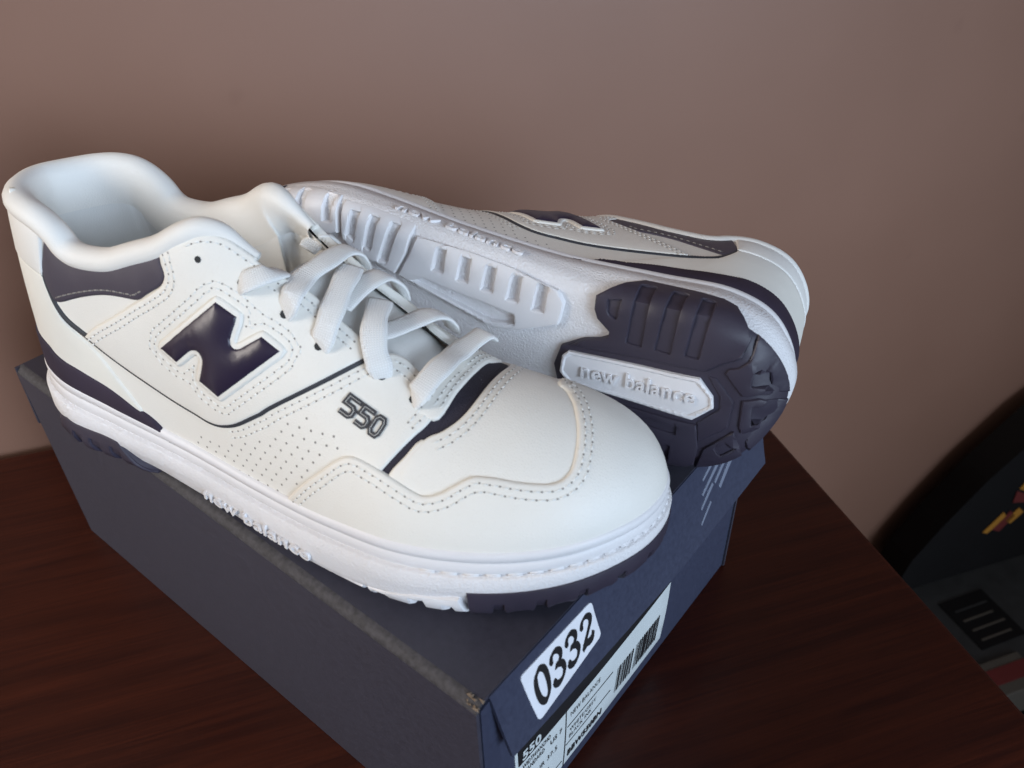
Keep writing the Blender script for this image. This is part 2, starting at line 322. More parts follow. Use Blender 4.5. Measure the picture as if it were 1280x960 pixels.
def boxmesh(name, a, b, m, parent=None, bev=.001, seg=2):
    bm = bmesh.new(); bmesh.ops.create_cube(bm, size=1); a = Vector(a); b = Vector(b)
    for v in bm.verts: v.co = Vector(((a[i]+b[i])/2+v.co[i]*(b[i]-a[i]) for i in range(3)))
    if bev: bmesh.ops.bevel(bm, geom=bm.edges[:], offset=bev, segments=seg, affect='EDGES', profile=.5)
    me = bpy.data.meshes.new(name); bm.to_mesh(me); bm.free(); o = bpy.data.objects.new(name, me); C.objects.link(o); me.materials.append(m); o.parent = parent; return o
# ---------------------------------------------------------------- materials in use
M_WHITE = leather('white_leather', (.815, .79, .73), .50, .42)
M_CREAM = surface('cream_nubuck', (.74, .715, .645), .75, var=.05, bump=.25, bscale=1600, sheen=.2)
M_NAVY = surface('dark_nubuck', (.036, .026, .044), .75, var=.18, bump=.25, bscale=1600, spec=.25)
M_LOGO = leather('dark_patent', (.024, .017, .038), .36, .10)
M_PIPE = surface('charcoal_piping', (.035, .037, .045), .6)
M_PATCH = surface('charcoal_leather', (.062, .052, .072), .55, var=.1, bump=.2)
M_MESH = surface('dark_mesh', (.022, .018, .032), .85, bump=.9, bscale=1800, bdist=.0006)
M_COLLAR = leather('collar_leather', (.80, .785, .745), .60, .25)
M_LINING = surface('lining_fabric', (.72, .72, .70), .85, bump=.3, bscale=2200)
M_INSOLE = surface('insole_fabric', (.66, .63, .55), .9, bump=.4, bscale=2200)
M_TONGUE = surface('tongue_fabric', (.70, .695, .675), .85, bump=.4, bscale=1800)
M_LACE = woven('lace_weave', (.82, .82, .805), scale=1050, bump=.7)
M_THREAD = surface('thread', (.78, .77, .73), .7)
M_HOLE = surface('needle_hole', (.27, .25, .225), .9)
M_DARK = surface('hole_dark', (.03, .03, .03), .9)
M_RUB = surface('white_rubber', (.74, .725, .73), .48, var=.03, bump=.25, bscale=700, bdist=.0003)
M_RUBT = surface('white_rubber_grained', (.74, .725, .73), .60, var=.03, bump=.9, bscale=1100, bdist=.0006)
M_BLK = surface('dark_rubber', (.034, .028, .045), .50, var=.12, bump=.2, bscale=900)
def t_of_z(u, z):
    u = np.asarray(u, float); z = np.asarray(z, float); o = outline(u, np.full(u.shape, -.0035)); x = o[..., 0]
    zf = z_fox(x)-.002; zt = z_top(sclamp(x, XH, XT)); n = smooth_nodes(u % NU, NEXP_U, NEXP)
    return np.arcsin(np.clip((z-zf)/(zt-zf), 0, 1)**(n/2))/(np.pi/2)
def mirror_u(p): p = np.asarray(p, float).copy(); p[:, 0] = NU*UA-p[:, 0]; return p[::-1]
A_ = lambda *k: np.concatenate([np.asarray(x, float) for x in k])
# the seam where the padded collar starts: lateral front -> heel -> medial front (u runs 4.92 .. -4.92)
_lat = D['collar_edge'][::-1]                                    # front to heel
_hu = np.array([2.2, 1.8, 1.2, .6, 0.]); _hz = np.array([.1035, .1050, .1062, .1068, .1070]); _ht = t_of_z(_hu, _hz)
SEAM_L = A_(_lat, np.stack([_hu, _ht], 1))
_sm = SEAM_L[::-1][1:]*np.array([-1, 1]); _sz = surf(_sm[:, 0], _sm[:, 1])[:, 2]+.0035*np.exp(-((_sm[:, 0]+1.9)/.9)**2); _sm[:, 1] = t_of_z(_sm[:, 0], _sz)
SEAM = A_(SEAM_L, _sm)
THR = np.array(D['throat_lat'])
_lim = A_(SEAM_L[::-1], THR[2:])
def t_open(u):
    u = np.asarray(u, float) % NU; u = np.where(u > NU/2, NU-u, u); o = np.argsort(_lim[:, 0])
    return np.where(u > 7.1, 2., np.interp(u, _lim[o, 0], _lim[o, 1]))
from mathutils.bvhtree import BVHTree
_U, _T = np.meshgrid(np.linspace(0, NU, 441), np.linspace(0, 1, 121), indexing='ij')
_BV = BVHTree.FromPolygons([Vector(p) for p in surf(_U, _T).reshape(-1, 3)], grid_faces(441, 121))
_HX = np.arange(.14, .296, .002); _HY = np.arange(-.054, .0541, .002); _HZ = np.zeros((len(_HX), len(_HY)))
for _i, _x in enumerate(_HX):
    for _j, _y in enumerate(_HY):
        _h = _BV.ray_cast(Vector((_x, _y, 1)), Vector((0, 0, -1))); _HZ[_i, _j] = _h[0].z if _h[0] else .02
for _k in range(2):
    _Q = _HZ.copy(); _Q[1:-1, 1:-1] = (_HZ[1:-1, 1:-1]*2+_HZ[:-2, 1:-1]+_HZ[2:, 1:-1]+_HZ[1:-1, :-2]+_HZ[1:-1, 2:])/6; _HZ = np.maximum(_HZ-.0004, _Q)
def E_top(p):
    p = np.asarray(p, float); fx = np.clip((p[:, 0]-_HX[0])/.002, 1, len(_HX)-3.001); fy = np.clip((p[:, 1]-_HY[0])/.002, 1, len(_HY)-3.001)
    i = fx.astype(int); j = fy.astype(int); a = fx-i; b = fy-j
    def w(t): return np.stack([(1-t)**3/6, (3*t**3-6*t*t+4)/6, (-3*t**3+3*t*t+3*t+1)/6, t**3/6], 1)
    wa, wb = w(a), w(b); z = np.zeros(len(p))
    for q in range(4):
        for r in range(4): z += wa[:, q]*wb[:, r]*_HZ[i+q-1, j+r-1]
    return np.stack([p[:, 0], p[:, 1], z], 1)
mm = lambda pts: np.asarray(pts, float)*.001

def build_upper(root):
    thr, hol, perf = Bag(), Bag(), Bag()
    # inner shell (dark textile that shows only in the gaps) and white lining
    u = np.linspace(0, NU, 331); t = np.linspace(-.005, 1, 76); U, T = np.meshgrid(u, t, indexing='ij'); lim = t_open(U)
    P0 = surf(U, T); keep = (T < lim-.004) & ((P0[..., 0] > .2035) | (U < 7.1) | (U > NU-7.1)); keep = keep.reshape(-1)
    F = [f for f in grid_faces(331, 76) if all(keep[i] for i in f)]
    emit('inner_shell', surf(U, T, np.full(U.shape, .0001)), F, M_MESH, root)
    emit('flap_lining', surf(U, T, np.full(U.shape, -.0022)), [f[::-1] for f in F], M_COLLAR, root)
    # ---- quarters
    tip = np.array(D['tip']); bot = [(1.5, -.012), (3, -.012), (4.5, -.012), (6.0, -.012), (6.45, .2)]
    thr_f = THR[::-1]; thr_f = thr_f[thr_f[:, 0] < tip[-1, 0]-.05]
    seam_q = np.array([p for p in SEAM_L if 1.5 < p[0] < 4.9])
    q = A_(ut(bot), cat(ut(tip), 4), cat(ut(A_(thr_f, seam_q)), 3), ut([(1.5, .34)]))
    panel('quarter', E_ut, q, .0010, M_WHITE, root); panel('quarter', E_ut, mirror_u(q), .0010, M_WHITE, root)
    # ---- vamp, bar across the throat
    ve = [(204.0, -38.2), (205.4, -35.0), (207.6, -31.2), (210, -28), (213.5, -25), (217, -19.5), (218.7, -12), (219, 0), (218.7, 12), (217, 19.5), (213.5, 25), (210, 28), (207.6, 31.2), (205.4, 35.0), (204.0, 38.2)]
    vf = [(206, 40), (214, 40), (225, 37), (238, 33), (250, 26.5), (260, 17), (266, 4), (266, -8), (262, -20), (254, -28), (242, -33.5), (230, -37), (216, -40), (206, -40)]
    panel('vamp', E_top, A_(cat(mm(ve), 4), cat(mm(vf), 3)), .0011, M_WHITE, root)
    for d in (.0028, .0054): stitch(E_top, side_step(E_top, cat(mm(ve[3:12]), 4), np.full(len(cat(mm(ve[3:12]), 4)), -d)), .0011, thr, hol)
    tp_ = np.array(D['tip']); vs = ut([(tp_[0, 0]+.08, tp_[0, 1]-.10)]+[(tp_[i, 0]+.115, tp_[i, 1]) for i in range(3)]+[(7.35, .53), (7.7, .52), (8.3, .52), (8.9, .48), (8.9, .25), (8.3, .18), (7.6, .15), (7.0, .15), (6.7, .2)])
    panel('vamp_side', E_ut, cat(vs, 3), .0009, M_WHITE, root); panel('vamp_side', E_ut, mirror_u(cat(vs, 3)), .0009, M_WHITE, root)
    bar = mm([(203.2, -24), (210.6, -22.5), (211.4, -10), (211.5, 0), (211.4, 10), (210.6, 22.5), (203.2, 24)])
    panel('throat_bar', E_top, A_(cat(bar, 4)), .0013, M_WHITE, root)
    for xo in (.2048, .2072, .2094): stitch(E_top, np.array([(xo, -.020), (xo, .020)]), .0013, thr, hol, .0030)
    # ---- toe guard
    mud = A_(D['mud'], [(12.9, .675), (13.4, .61), (13.75, .535), (14.05, .475), (14.4, .43), (14.75, .36), (15.0, .315), (15.4, .325), (15.65, .335), (15.95, .27), (16.3, .13), (16.6, .02)])
    mudc = cat(ut(mud), 4); lo = ut([(x, -.012) for x in np.linspace(16.7, 5.3, 30)])
    panel('toe_guard', E_ut, A_(mudc, lo), .0021, M_WHITE, root, bevel=.0009)
    for d in (.0026, .0052):
        stitch(E_ut, side_step(E_ut, mudc, np.full(len(mudc), -d)), .0021, thr, hol)
    # ---- saddle with its dark piping
    dl = np.array(D['darkline']); dlc = cat(ut(dl), 4); sr = np.array(D['saddle_rear'])
    front = dl[dl[:, 0] >= 2.84]
    thr_s = THR[::-1]; thr_s = thr_s[(thr_s[:, 0] < 6.14)]
    top = np.array([p for p in SEAM_L if 4.1 < p[0] < 4.9])
    sad = A_(cat(ut(front), 4), cat(ut(A_(thr_s, top)), 3), cat(ut(sr[::-1]), 3)[:-1])
    pip_lo = side_step(E_ut, dlc, np.full(len(dlc), -.0013)); pip_hi = side_step(E_ut, dlc, np.full(len(dlc), .0016))
    pip = A_(pip_lo, pip_hi[::-1])
    for mir in (0, 1):
        f = mirror_u if mir else (lambda x: x)
        panel('piping', E_ut, f(pip), .0017, M_PIPE, root, step=.006)
        sd = panel('saddle', E_ut, f(sad), .0021, M_WHITE, root)
        pt = cat(ut(D['patch']+[D['patch'][0]]), 3)[:-1]
        panel('collar_patch', E_ut, f(pt), .0017, M_PATCH, root)
        # letter on the side: backing, letter, both cut to the same outline
        Npoly = ut(D['N']); Npoly = Npoly[:]
        if area2(Npoly) < 0: Npoly = Npoly[::-1]
        back = side_step(E_ut, resample(E_ut, Npoly, .0012), np.full(len(resample(E_ut, Npoly, .0012)), -.0021), True)
        bk = panel('logo_backing', E_ut, f(back), .0030, M_WHITE, sd, bevel=.0008)
        panel('logo_letter', E_ut, f(Npoly), .0034, M_LOGO, bk, bevel=.0006, step=.0016, puff=.0017, pscale=.0035)
        if not mir:
            NL = resample(E_ut, Npoly, .0012); hull = [Npoly[i] for i in range(len(Npoly))]
            for d in (.0046, .0072):
                ring = side_step(E_ut, NL, np.full(len(NL), -d), True)
                k = np.array([np.sqrt(((E_ut(NL)-p)**2).sum(1).min()) > d*.93 for p in E_ut(ring)]); ring = ring[k]
                stitch(E_ut, A_(ring, ring[:1]), .0021, thr, hol, .0036)
    fl = front[(front[:, 0] > 4.5)]; flc = cat(ut(fl), 4)
    for d in (.0030, .0056): stitch(E_ut, side_step(E_ut, flc, np.full(len(flc), -d)), .0010, thr, hol)
    rl = cat(ut(sr), 4)
    for d in (.0024, .0048): stitch(E_ut, side_step(E_ut, rl, np.full(len(rl), -d)), .0021, thr, hol)
    tl = cat(ut(np.array([p for p in THR if 5.0 < p[0] < 6.1])), 4)
    for d in (.0026, .0050): stitch(E_ut, side_step(E_ut, tl, np.full(len(tl), -d)), .0021, thr, hol)
    cl = cat(ut(np.array([p for p in SEAM_L[::-1] if 4.1 < p[0] < 4.9])), 4); stitch(E_ut, side_step(E_ut, cl, np.full(len(cl), -.0025)), .0021, thr, hol)
    tq = cat(ut(A_([p for p in THR if 6.15 < p[0]], tip[::-1][:7])), 4)
    for d in (.0026, .0052): stitch(E_ut, side_step(E_ut, tq, np.full(len(tq), -d)), .0010, thr, hol)
    pb = cat(ut(np.array(D['patch'])[10:16]), 4)
    stitch(E_ut, side_step(E_ut, pb, np.full(len(pb), -.0022)), .0017, hol, hol)
    # ---- heel: tab, counter, wedge
    top = A_([(2.43, float(t_of_z(2.43, .101)))], [(p[0], p[1]) for p in SEAM_L if p[0] < 2.3]); top = A_(top, np.array([p for p in _sm if p[0] > -2.45]))
    lowz = [(-2.3, .083), (-1.6, .086), (-.8, .0875), (0, .088), (.8, .0875), (1.6, .086), (2.3, .083)]
    low = np.array([(a, float(t_of_z(a, z))) for a, z in lowz])
    panel('heel_tab', E_ut, A_(cat(ut(low), 4), cat(ut(top), 3)), .0021, M_COLLAR, root)
    cf = np.array(D['counter_front']); ctop = np.array([(2.31, float(t_of_z(2.31, .080)))])
    edge = A_(ctop, cf); left = edge[::-1]*np.array([-1, 1])
    cpoly = A_(cat(ut(edge), 4), ut([(3.55, -.012)]), ut([(x, -.012) for x in np.linspace(3.2, -3.55, 24)]), cat(ut(left), 4), cat(ut(low), 4))
    panel('heel_counter', E_ut, cpoly, .0018, M_CREAM, root)
    wt = np.array(D['wedge_top'])[::-1].copy(); wt = wt[1:]; wt[0] = (wt[0, 0]+.05, -.02); bk_ = np.array([(1.4, float(t_of_z(1.4, .0515))), (.7, float(t_of_z(.7, .053))), (0, float(t_of_z(0., .0535)))])
    wedge = A_(wt, bk_); wedge = A_(wedge, wedge[::-1][1:]*np.array([-1, 1]))
    panel('heel_wedge', E_ut, A_(cat(ut(wedge), 3), ut([(x, -.03) for x in np.linspace(-3.9, 3.9, 30)])), .0026, M_NAVY, root, bevel=.0009, step=.005)
    # ---- perforations
    pf = ut(D['perf']); lo_, hi_ = E_ut(pf).min(0), E_ut(pf).max(0)
    gu = np.arange(3.6, 6.6, .125); pts = []
    for i, zz in enumerate(np.arange(.024, .07, .0036)):
        for j, uu in enumerate(gu):
            uq = uu+(i % 2)*.0625; pts.append((uq, float(t_of_z(uq, zz+.0022*math.sin(uu)))))
    pts = ut(pts); pts = pts[inpoly(pts, pf)]
    dl3 = E_ut(cat(ut(D['darkline']), 4)); pts = pts[np.array([np.sqrt(((dl3-q_)**2).sum(1).min()) > .0082 for q_ in E_ut(pts)])]
    dots(E_ut, pts, .0010, .00048, perf); dots(E_ut, mirror_u(pts), .0010, .00048, perf)
    vp = [(x+((i % 2)*.003), y) for i, x in enumerate(np.arange(.228, .249, .0055)) for y in np.arange(-.012, .0121, .006)]
    dots(E_top, vp, .0011, .00036, thr)
    for s in (0, 1):
        hp = ut(D['hole']); hp = mirror_u(hp) if s else hp
        hb = Bag(); dots(E_ut, hp, .0021, .0013, hb); dots(E_ut, hp, -.0024, .0013, hb, 1); emit('eyelet', hb.V, hb.F, M_DARK, root)
    # ---- printed number on the quarter
    d4 = ut(D['d550'])
    def quad(s, r): return (1-s)*(1-r)*d4[0]+(1-s)*r*d4[1]+s*r*d4[2]+s*(1-r)*d4[3]
    five = [(.98, 1), (.06, 1), (.04, .56), (.72, .56), (.95, .42), (.95, .14), (.75, .0), (.0, .0)]; zero = [(.25, 0), (.05, .2), (.05, .8), (.25, 1), (.75, 1), (.95, .8), (.95, .2), (.75, 0), (.25, 0)]
    nb, ni = Bag(), Bag()
    def stroke(pl, w, h, bag):
        pl = np.array(pl); n = len(pl); T = np.zeros_like(pl)
        cl = np.allclose(pl[0], pl[-1])
        L, R = [], []
        for i in range(n):
            a = pl[i]-pl[i-1] if i else (pl[-1]-pl[-2] if cl else pl[1]-pl[0]); b = pl[(i+1)]-pl[i] if i < n-1 else (pl[1]-pl[0] if cl else pl[-1]-pl[-2])
            a = a/np.linalg.norm(a); b = b/np.linalg.norm(b); m = (a+b); m /= np.linalg.norm(m); q = np.array([-m[1], m[0]]); k = w/max(.6, abs(m@a)); L.append(pl[i]+q*k); R.append(pl[i]-q*k)
        if not cl: L[0] = L[0]-(pl[1]-pl[0])/np.linalg.norm(pl[1]-pl[0])*w; R[0] = R[0]-(pl[1]-pl[0])/np.linalg.norm(pl[1]-pl[0])*w
        return L, R
    for gi, g in enumerate((five, five, zero)):
        g = np.array(g)*np.array([.255, .84])+np.array([gi*.355+.03, .08])
        g = g*np.array([2.4, 1.]); g = np.concatenate([g[i]+(g[i+1]-g[i])*np.linspace(0, 1, 7)[:-1, None] for i in range(len(g)-1)]+[g[-1:]])
        for w, h, bag in ((.125, .0015, nb), (.0065, .00175, ni)):
            Lq, Rq = stroke(g, w, h, bag); pp = np.array(Lq+Rq)/np.array([2.4, 1.]); p2 = np.array([quad(a, b) for a, b in pp])
            P = E_ut(p2)+nrm(E_ut, p2)*h; k = len(Lq); bag.add(P, [(i, k+i, k+i+1, i+1) for i in range(k-1)])
            P2 = E_ut(p2)+nrm(E_ut, p2)*.0009; kk = len(Lq)
            bag.add(np.vstack([P, P2]), [(i, i+1, 2*kk+i+1, 2*kk+i) for i in range(kk-1)]+[(kk+i+1, kk+i, 3*kk+i, 3*kk+i+1) for i in range(kk-1)])
    npn = emit('number_print', nb.V, nb.F, M_PIPE, root, False); emit('number_inline', ni.V, ni.F, M_WHITE, npn, False)
    emit('stitching', thr.V, thr.F, M_THREAD, root, kind='stuff'); emit('needle_holes', hol.V, hol.F, M_HOLE, root, False, kind='stuff'); emit('perforations', perf.V, perf.F, M_HOLE, root, False, kind='stuff')
    # ---- padded collar, lining, insole
    sm = resample(E_ut, cat(ut(SEAM), 5), .0022, False); P = E_ut(sm); n = nrm(E_ut, sm)
    Tn = np.gradient(P, axis=0); Tn /= np.linalg.norm(Tn, axis=1, keepdims=True); up = np.cross(n, Tn); up *= np.sign(up[:, 2:3]+1e-9)
    k = len(sm); s = np.linspace(0, 1, k); end = np.clip(np.minimum(s, 1-s)/.09, 0, 1); sc = .35+.65*end*end*(3-2*end)
    heel = np.exp(-((s-.5)/.17)**2)
    sec = [(-2.2, 1.0), (-1.0, 2.1), (.6, 2.7), (2.6, 2.7), (4.6, 1.8), (6.0, .2), (6.7, -1.8), (6.3, -4.4), (5.0, -6.6), (2.6, -8.2), (-1.5, -9.2), (-7, -9.5), (-13, -9.0)]
    rings = [P+up*(a*.001*np.where(a > 0, sc*(1+.12*heel), 1))[:, None]+n*((b*.001)*sc*(1+.15*heel*(b > 0)))[:, None] for a, b in sec]
    G = np.stack(rings, 1); emit('collar', G.reshape(-1, 3), grid_faces(k, len(sec)), M_COLLAR, root)
    ub = sm[:, 0]/UA; bt = t_of_z(ub, np.full(k, .046)); Bm = surf(ub, bt)+normal(ub, bt)*(-.0055)
    last = rings[-1]; lr = [last+(Bm-last)*f for f in np.linspace(0, 1, 7)]
    G = np.stack(lr, 1); emit('heel_lining', G.reshape(-1, 3), grid_faces(k, 7), M_LINING, root)
    ui = np.linspace(0, NU, 121)[:-1]; o = outline(ui, np.full(120, -.0125)); o[:, 0] = np.minimum(o[:, 0], .22); zi = np.full(120, .0440)
    Vi = [(.13, 0, .043)]+[(a, b, z) for (a, b), z in zip(o, zi)]; mid = [((a-.13)*.6+.13, b*.6, .0432) for (a, b) in o]
    Vi += mid; Fi = [(0, 121+i, 121+(i+1) % 120) for i in range(120)]+[(121+i, 1+i, 1+(i+1) % 120, 121+(i+1) % 120) for i in range(120)]
    emit('insole', Vi, Fi, M_INSOLE, root)
    # ---- tongue under the laces
    xs = np.linspace(.212, .140, 26); ys = np.linspace(-1, 1, 17); G = []
    for i, x in enumerate(xs):
        w = .0205+.0045*(i/25); z0 = float(z_top(min(x, .21)))-.0050-.003*(i/25)-(.010*max(0, (.152-x)/.012)**1.5); row = []
        for y in ys: row.append((x-.003*abs(y)**2, y*w, z0-.010*abs(y)**2.2-.0012*math.cos(i*1.1)*(1-y*y)))
        G.append(row)
    G = np.array(G); bt = G.copy(); bt[..., 2] -= .004
    V = np.concatenate([G.reshape(-1, 3), bt.reshape(-1, 3)]); f1 = grid_faces(26, 17); nn = 26*17
    F = [f[::-1] for f in f1]+[tuple(i+nn for i in f) for f in f1]
    edge = list(range(17))+[i*17+16 for i in range(1, 26)]+[25*17+j for j in range(15, -1, -1)]+[i*17 for i in range(24, 0, -1)]
    F += [(edge[i], edge[(i+1) % len(edge)], edge[(i+1) % len(edge)]+nn, edge[i]+nn) for i in range(len(edge))]
    emit('tongue', V, F, M_TONGUE, root)
    # ---- laces
    for key in 'abceg':
        q0 = (np.array(D['lace_'+key][0])*.6+np.array(D['lace_'+key][1])*.4)*.001; cand = ut([(a, b) for a in np.linspace(4.5, 7.3, 113) for b in np.linspace(.4, .8, 61)]); j = ((E_ut(cand)-q0)**2).sum(1).argmin()
        eb = Bag(); dots(E_ut, cand[j:j+1], .0022 if cand[j, 0]/UA < 6.0 else .0011, .0016, eb); emit('eyelet', eb.V, eb.F, M_DARK, root)
    for key in 'acebdfgh':
        p = cat(mm(D['lace_'+key]), 8); k = len(p); c = np.stack([p[:, 0]-.008, p[:, 1]*.0, np.array([float(z_top(min(x, .21))) for x in p[:, 0]])-.045], 1)
        T = np.gradient(p, axis=0); T /= np.linalg.norm(T, axis=1, keepdims=True); nn_ = p-c; nn_ -= T*(nn_*T).sum(1, keepdims=True); nn_ /= np.linalg.norm(nn_, axis=1, keepdims=True); sd = np.cross(nn_, T)
        s = np.concatenate([[0], np.cumsum(np.linalg.norm(np.diff(p, axis=0), axis=1))]); w = .0046*(.50+.50*np.clip(s/.007, 0, 1)**.6) if key in 'bceg' else .0046*(.80+.20*np.clip(s/.012, 0, 1)); w = w*(1+.05*np.sin(s*400))
        th = .00078; prof = [(-1, 0), (-.93, .75), (-.6, 1.1), (0, 1.25), (.6, 1.1), (.93, .75), (1, 0), (.93, -.75), (0, -1), (-.93, -.75)]
        p = p-nn_*(.0013*np.clip(s/.01, 0, 1))[:, None]
        G = np.stack([p+sd*(w*a)[:, None]+nn_*(th*b) for a, b in prof], 1); q = len(prof)
        F = [(i*q+j, (i+1)*q+j, (i+1)*q+(j+1) % q, i*q+(j+1) % q) for i in range(k-1) for j in range(q)]+[tuple(range(q)), tuple((k-1)*q+j for j in range(q-1, -1, -1))]
        uv = [(float(s[i]), float(prof[j][0]*.0046)) for i in range(k) for j in range(q)]
        emit('lace', G.reshape(-1, 3), [f[::-1] for f in F], M_LACE, root, uv=uv)

def build_sole(root):
    u = np.linspace(0, NU, 353)[:-1]; x = spl(OUTL, u)[:, 0]; zf, zb = z_fox(x), z_bot(x)+.0018
    flare = .0028*np.exp(-((u-5.6)/1.2)**2)
    tuck = .0020*(1/(1+np.exp((u-3.7)/.15))+1/(1+np.exp((18.3-u)/.15))+1/(1+np.exp((7.5-u)/.12))*1/(1+np.exp((u-14.5)/.12)))
    def ring(v, d): o = outline(u, d-tuck*np.clip((v-.6)/.2, 0, 1)+flare*np.clip(v-.3, 0, 1)*1.2); return np.stack([o[:, 0], o[:, 1], zf+(zb-zf)*v], 1)
    one = np.ones(len(u))
    up = [(-.01, -.0085), (-.06, -.0050), (-.075, -.0030), (-.05, -.0014), (.01, -.0007), (.10, -.0009), (.115, -.0016), (.135, -.0010), (.28, -.0006), (.30, -.0012), (.32, -.0012)]
    G = np.stack([ring(v, d*one) for v, d in up], 1); mid = emit('midsole', G.reshape(-1, 3), [f[::-1] for f in grid_faces(len(u), len(up), True)], M_RUB, root)
    lo = [(.315, -.0014), (.325, .0004), (.35, .0010), (.62, .0010), (.66, .0006), (.78, .0004), (.88, -.0006), (.955, -.0026), (1., -.0065), (1., -.013)]
    R = [ring(v, d*one) for v, d in lo]; sp_ = np.stack([np.clip(x, .03, .25), 0*x, z_bot(np.clip(x, .03, .25))+.0018], 1)
    for f in (.35, .7, 1.): q = R[-1] if f == .35 else q0; q0 = R[len(lo)-1]; R.append(np.concatenate([(q0+(sp_-q0)*f)[:, :2], (z_bot(np.clip((q0+(sp_-q0)*f)[:, 0], 0, .289))+.0018)[:, None]], 1))
    G = np.stack(R, 1); emit('sole_wall', G.reshape(-1, 3), [f[::-1] for f in grid_faces(len(u), len(R), True)], M_RUBT, root)
    # stitched groove round the front of the side wall
    th, ho = Bag(), Bag(); st = []
    zz = zf+(zb-zf)*.305; o = outline(u, -.0009*one)
    for i in range(0, len(u), 2):
        if 7.0 < u[i] < 15.0 and i % 4 == 0:
            a = np.array([*o[i], zz[i]]); j = (i+1) % len(u); b = np.array([*o[j], zz[j]]); t = (b-a); l = np.linalg.norm(t); t /= l; nn = np.array([t[1], -t[0], 0]); upv = np.array([0, 0, 1.])
            c = a+nn*.0002; e_ = t*l*2.7; V = [c-upv*.0006, c+nn*.0006, c+upv*.0006, c+e_-upv*.0004, c+e_+nn*.0005, c+e_+upv*.0006]; th.add(V, [(0, 1, 4, 3), (1, 2, 5, 4), (0, 2, 1), (3, 4, 5)])
    emit('sole_stitching', th.V, th.F, M_RUB, root, kind='stuff')
    # ---- tread
    def pan(name, pts, h, m, par, holes=(), bev=.0006, **k): return panel(name, E_sole, mm(pts), h, m, par, sign=-1, holes=[mm(q) for q in holes], bevel=bev, step=.006, sp=.003, skirt=.003, sharp=38, **k)
    plate = [(77.5, -31.5), (70, -37.8), (66, -41.8), (61.5, -46.5), (52, -47), (40, -47), (28, -46), (22, -42.5), (19, -33)]+[tuple(q) for q in outline(np.linspace(1.5, -2.6, 26), np.full(26, .0014))*1000]+[(36, 39.5), (52, 43), (68, 37), (76, 30), (75, 22), (90, 11), (92.5, 2), (90, -7), (82, -11.5), (74, -13.5), (70, -15.5), (70, -18), (75.5, -22), (77.5, -26)]
    tr = pan('heel_tread', plate, .0004, M_BLK, root)
    ribs = [[(72.3, -30.7), (67.1, -31.5), (68.2, -23.8), (71.4, -25.4)], [(61.6, -40.5), (55.8, -41), (56.9, -14.6), (62.9, -15)], [(49, -41), (43.3, -41), (45.3, -14.4), (51.2, -14.8)], [(37.4, -40.5), (32, -40), (34.3, -15), (39.4, -15.2)]]
    A = [(77, -31.5), (70, -37.2), (66, -41.2), (61.5, -45.8), (52, -46.3), (40, -46.3), (28.5, -45.2), (22.5, -42), (19.6, -32), (17, -26), (18.8, -18.5), (21.5, -16.6), (25.5, -14.6), (31, -10.3), (86, -8.3), (81, -12), (74, -13.8), (70.5, -15.6), (70.4, -17.8), (75.7, -22.3), (77.2, -26)]
    pan('tread_block', A, .0014, M_BLK, tr, ribs)
    B = [(31, 13.5), (60, 13), (87, 10.2), (80, 16), (75, 22), (76, 30), (68, 36.5), (52, 41.5), (36, 37.5), (29.5, 33), (28.8, 24.5)]
    pan('tread_block', B, .0014, M_BLK, tr, [[(59.2, 15.4), (38.4, 17), (38.4, 20), (61, 18.4)], [(62, 24), (54, 26), (54, 34), (61, 32)], [(47, 26), (40, 26), (40, 33), (47, 34)]])
    og = lambda a, b, k=9: [tuple(q) for q in outline(np.linspace(a, b, k), np.full(k, .0008))*1000]
    pan('tread_block', og(1.32, .10)+[ (9.8, -3.6), (16, -2.2), (23.6, -10.8), (22.6, -13), (19, -14.2), (16, -17.4)], .0014, M_BLK, tr, [[(13.5, -12.5), (8.5, -12), (7.5, -6.5), (13.5, -7)]])
    pan('tread_block', [(9.8, -2), (15.8, -.4), (15.3, 11)]+og(-1.02, -.04), .0014, M_BLK, tr, [[(12, 2), (7, 1.5), (7, 9), (11, 10)]])
    pan('tread_block', [(26.6, 23.8), (16.6, 13.5)]+og(-1.14, -1.98), .0014, M_BLK, tr, [[(18.5, 19.5), (15.5, 22.5), (20, 26), (22.5, 23)]])
    pan('tread_block', [(18.6, .6), (26.5, -8.2), (30, -8.7), (24, -.5), (23.5, 5), (31, 12.5), (29.5, 21.5), (19, 12.6)], .0010, M_BLK, tr)
    bar = [(88.6, -3.5), (86.1, -6), (32.5, -7.1), (26.5, -.3), (25.6, 4.4), (32.9, 11.2), (85.5, 8.1), (89.2, 3.8)]
    sb = pan('sole_bar', bar, .0016, M_RUB, root); c = np.mean(bar, 0)
    pan('bar_rim', [tuple(np.array(p)*[1, 1]) for p in bar], .0024, M_RUB, sb, [[tuple((np.array(p)-c)*[.95, .80]+c) for p in bar]], bev=.0005)
    mir = lambda q: [(a, -b*.93) for a, b in q]
    slots = [[(146.8-i*11.35, -38.6+i*1.7), (142.2-i*11.35, -38.1+i*1.7), (143.6-i*11.35, -28.2+i*2.1), (148.9-i*11.35, -28.6+i*2.1)] for i in range(5)]
    F1 = [(156.2, -41.6), (142, -40.2), (130, -38.8), (111.5, -35.6), (93, -30.5), (90, -25.5), (91.8, -16.1), (110, -9.5), (122, -9), (165.3, -23.3), (159.8, -33)]
    inner = [(153, -24.2), (111, -16.4), (110.6, -12), (122, -11.5), (158, -22)]
    F2 = [(193.5, -51), (176.6, -50.3), (157.8, -46.9), (161.8, -33), (167.3, -23.5), (186, -29), (194, -34)]
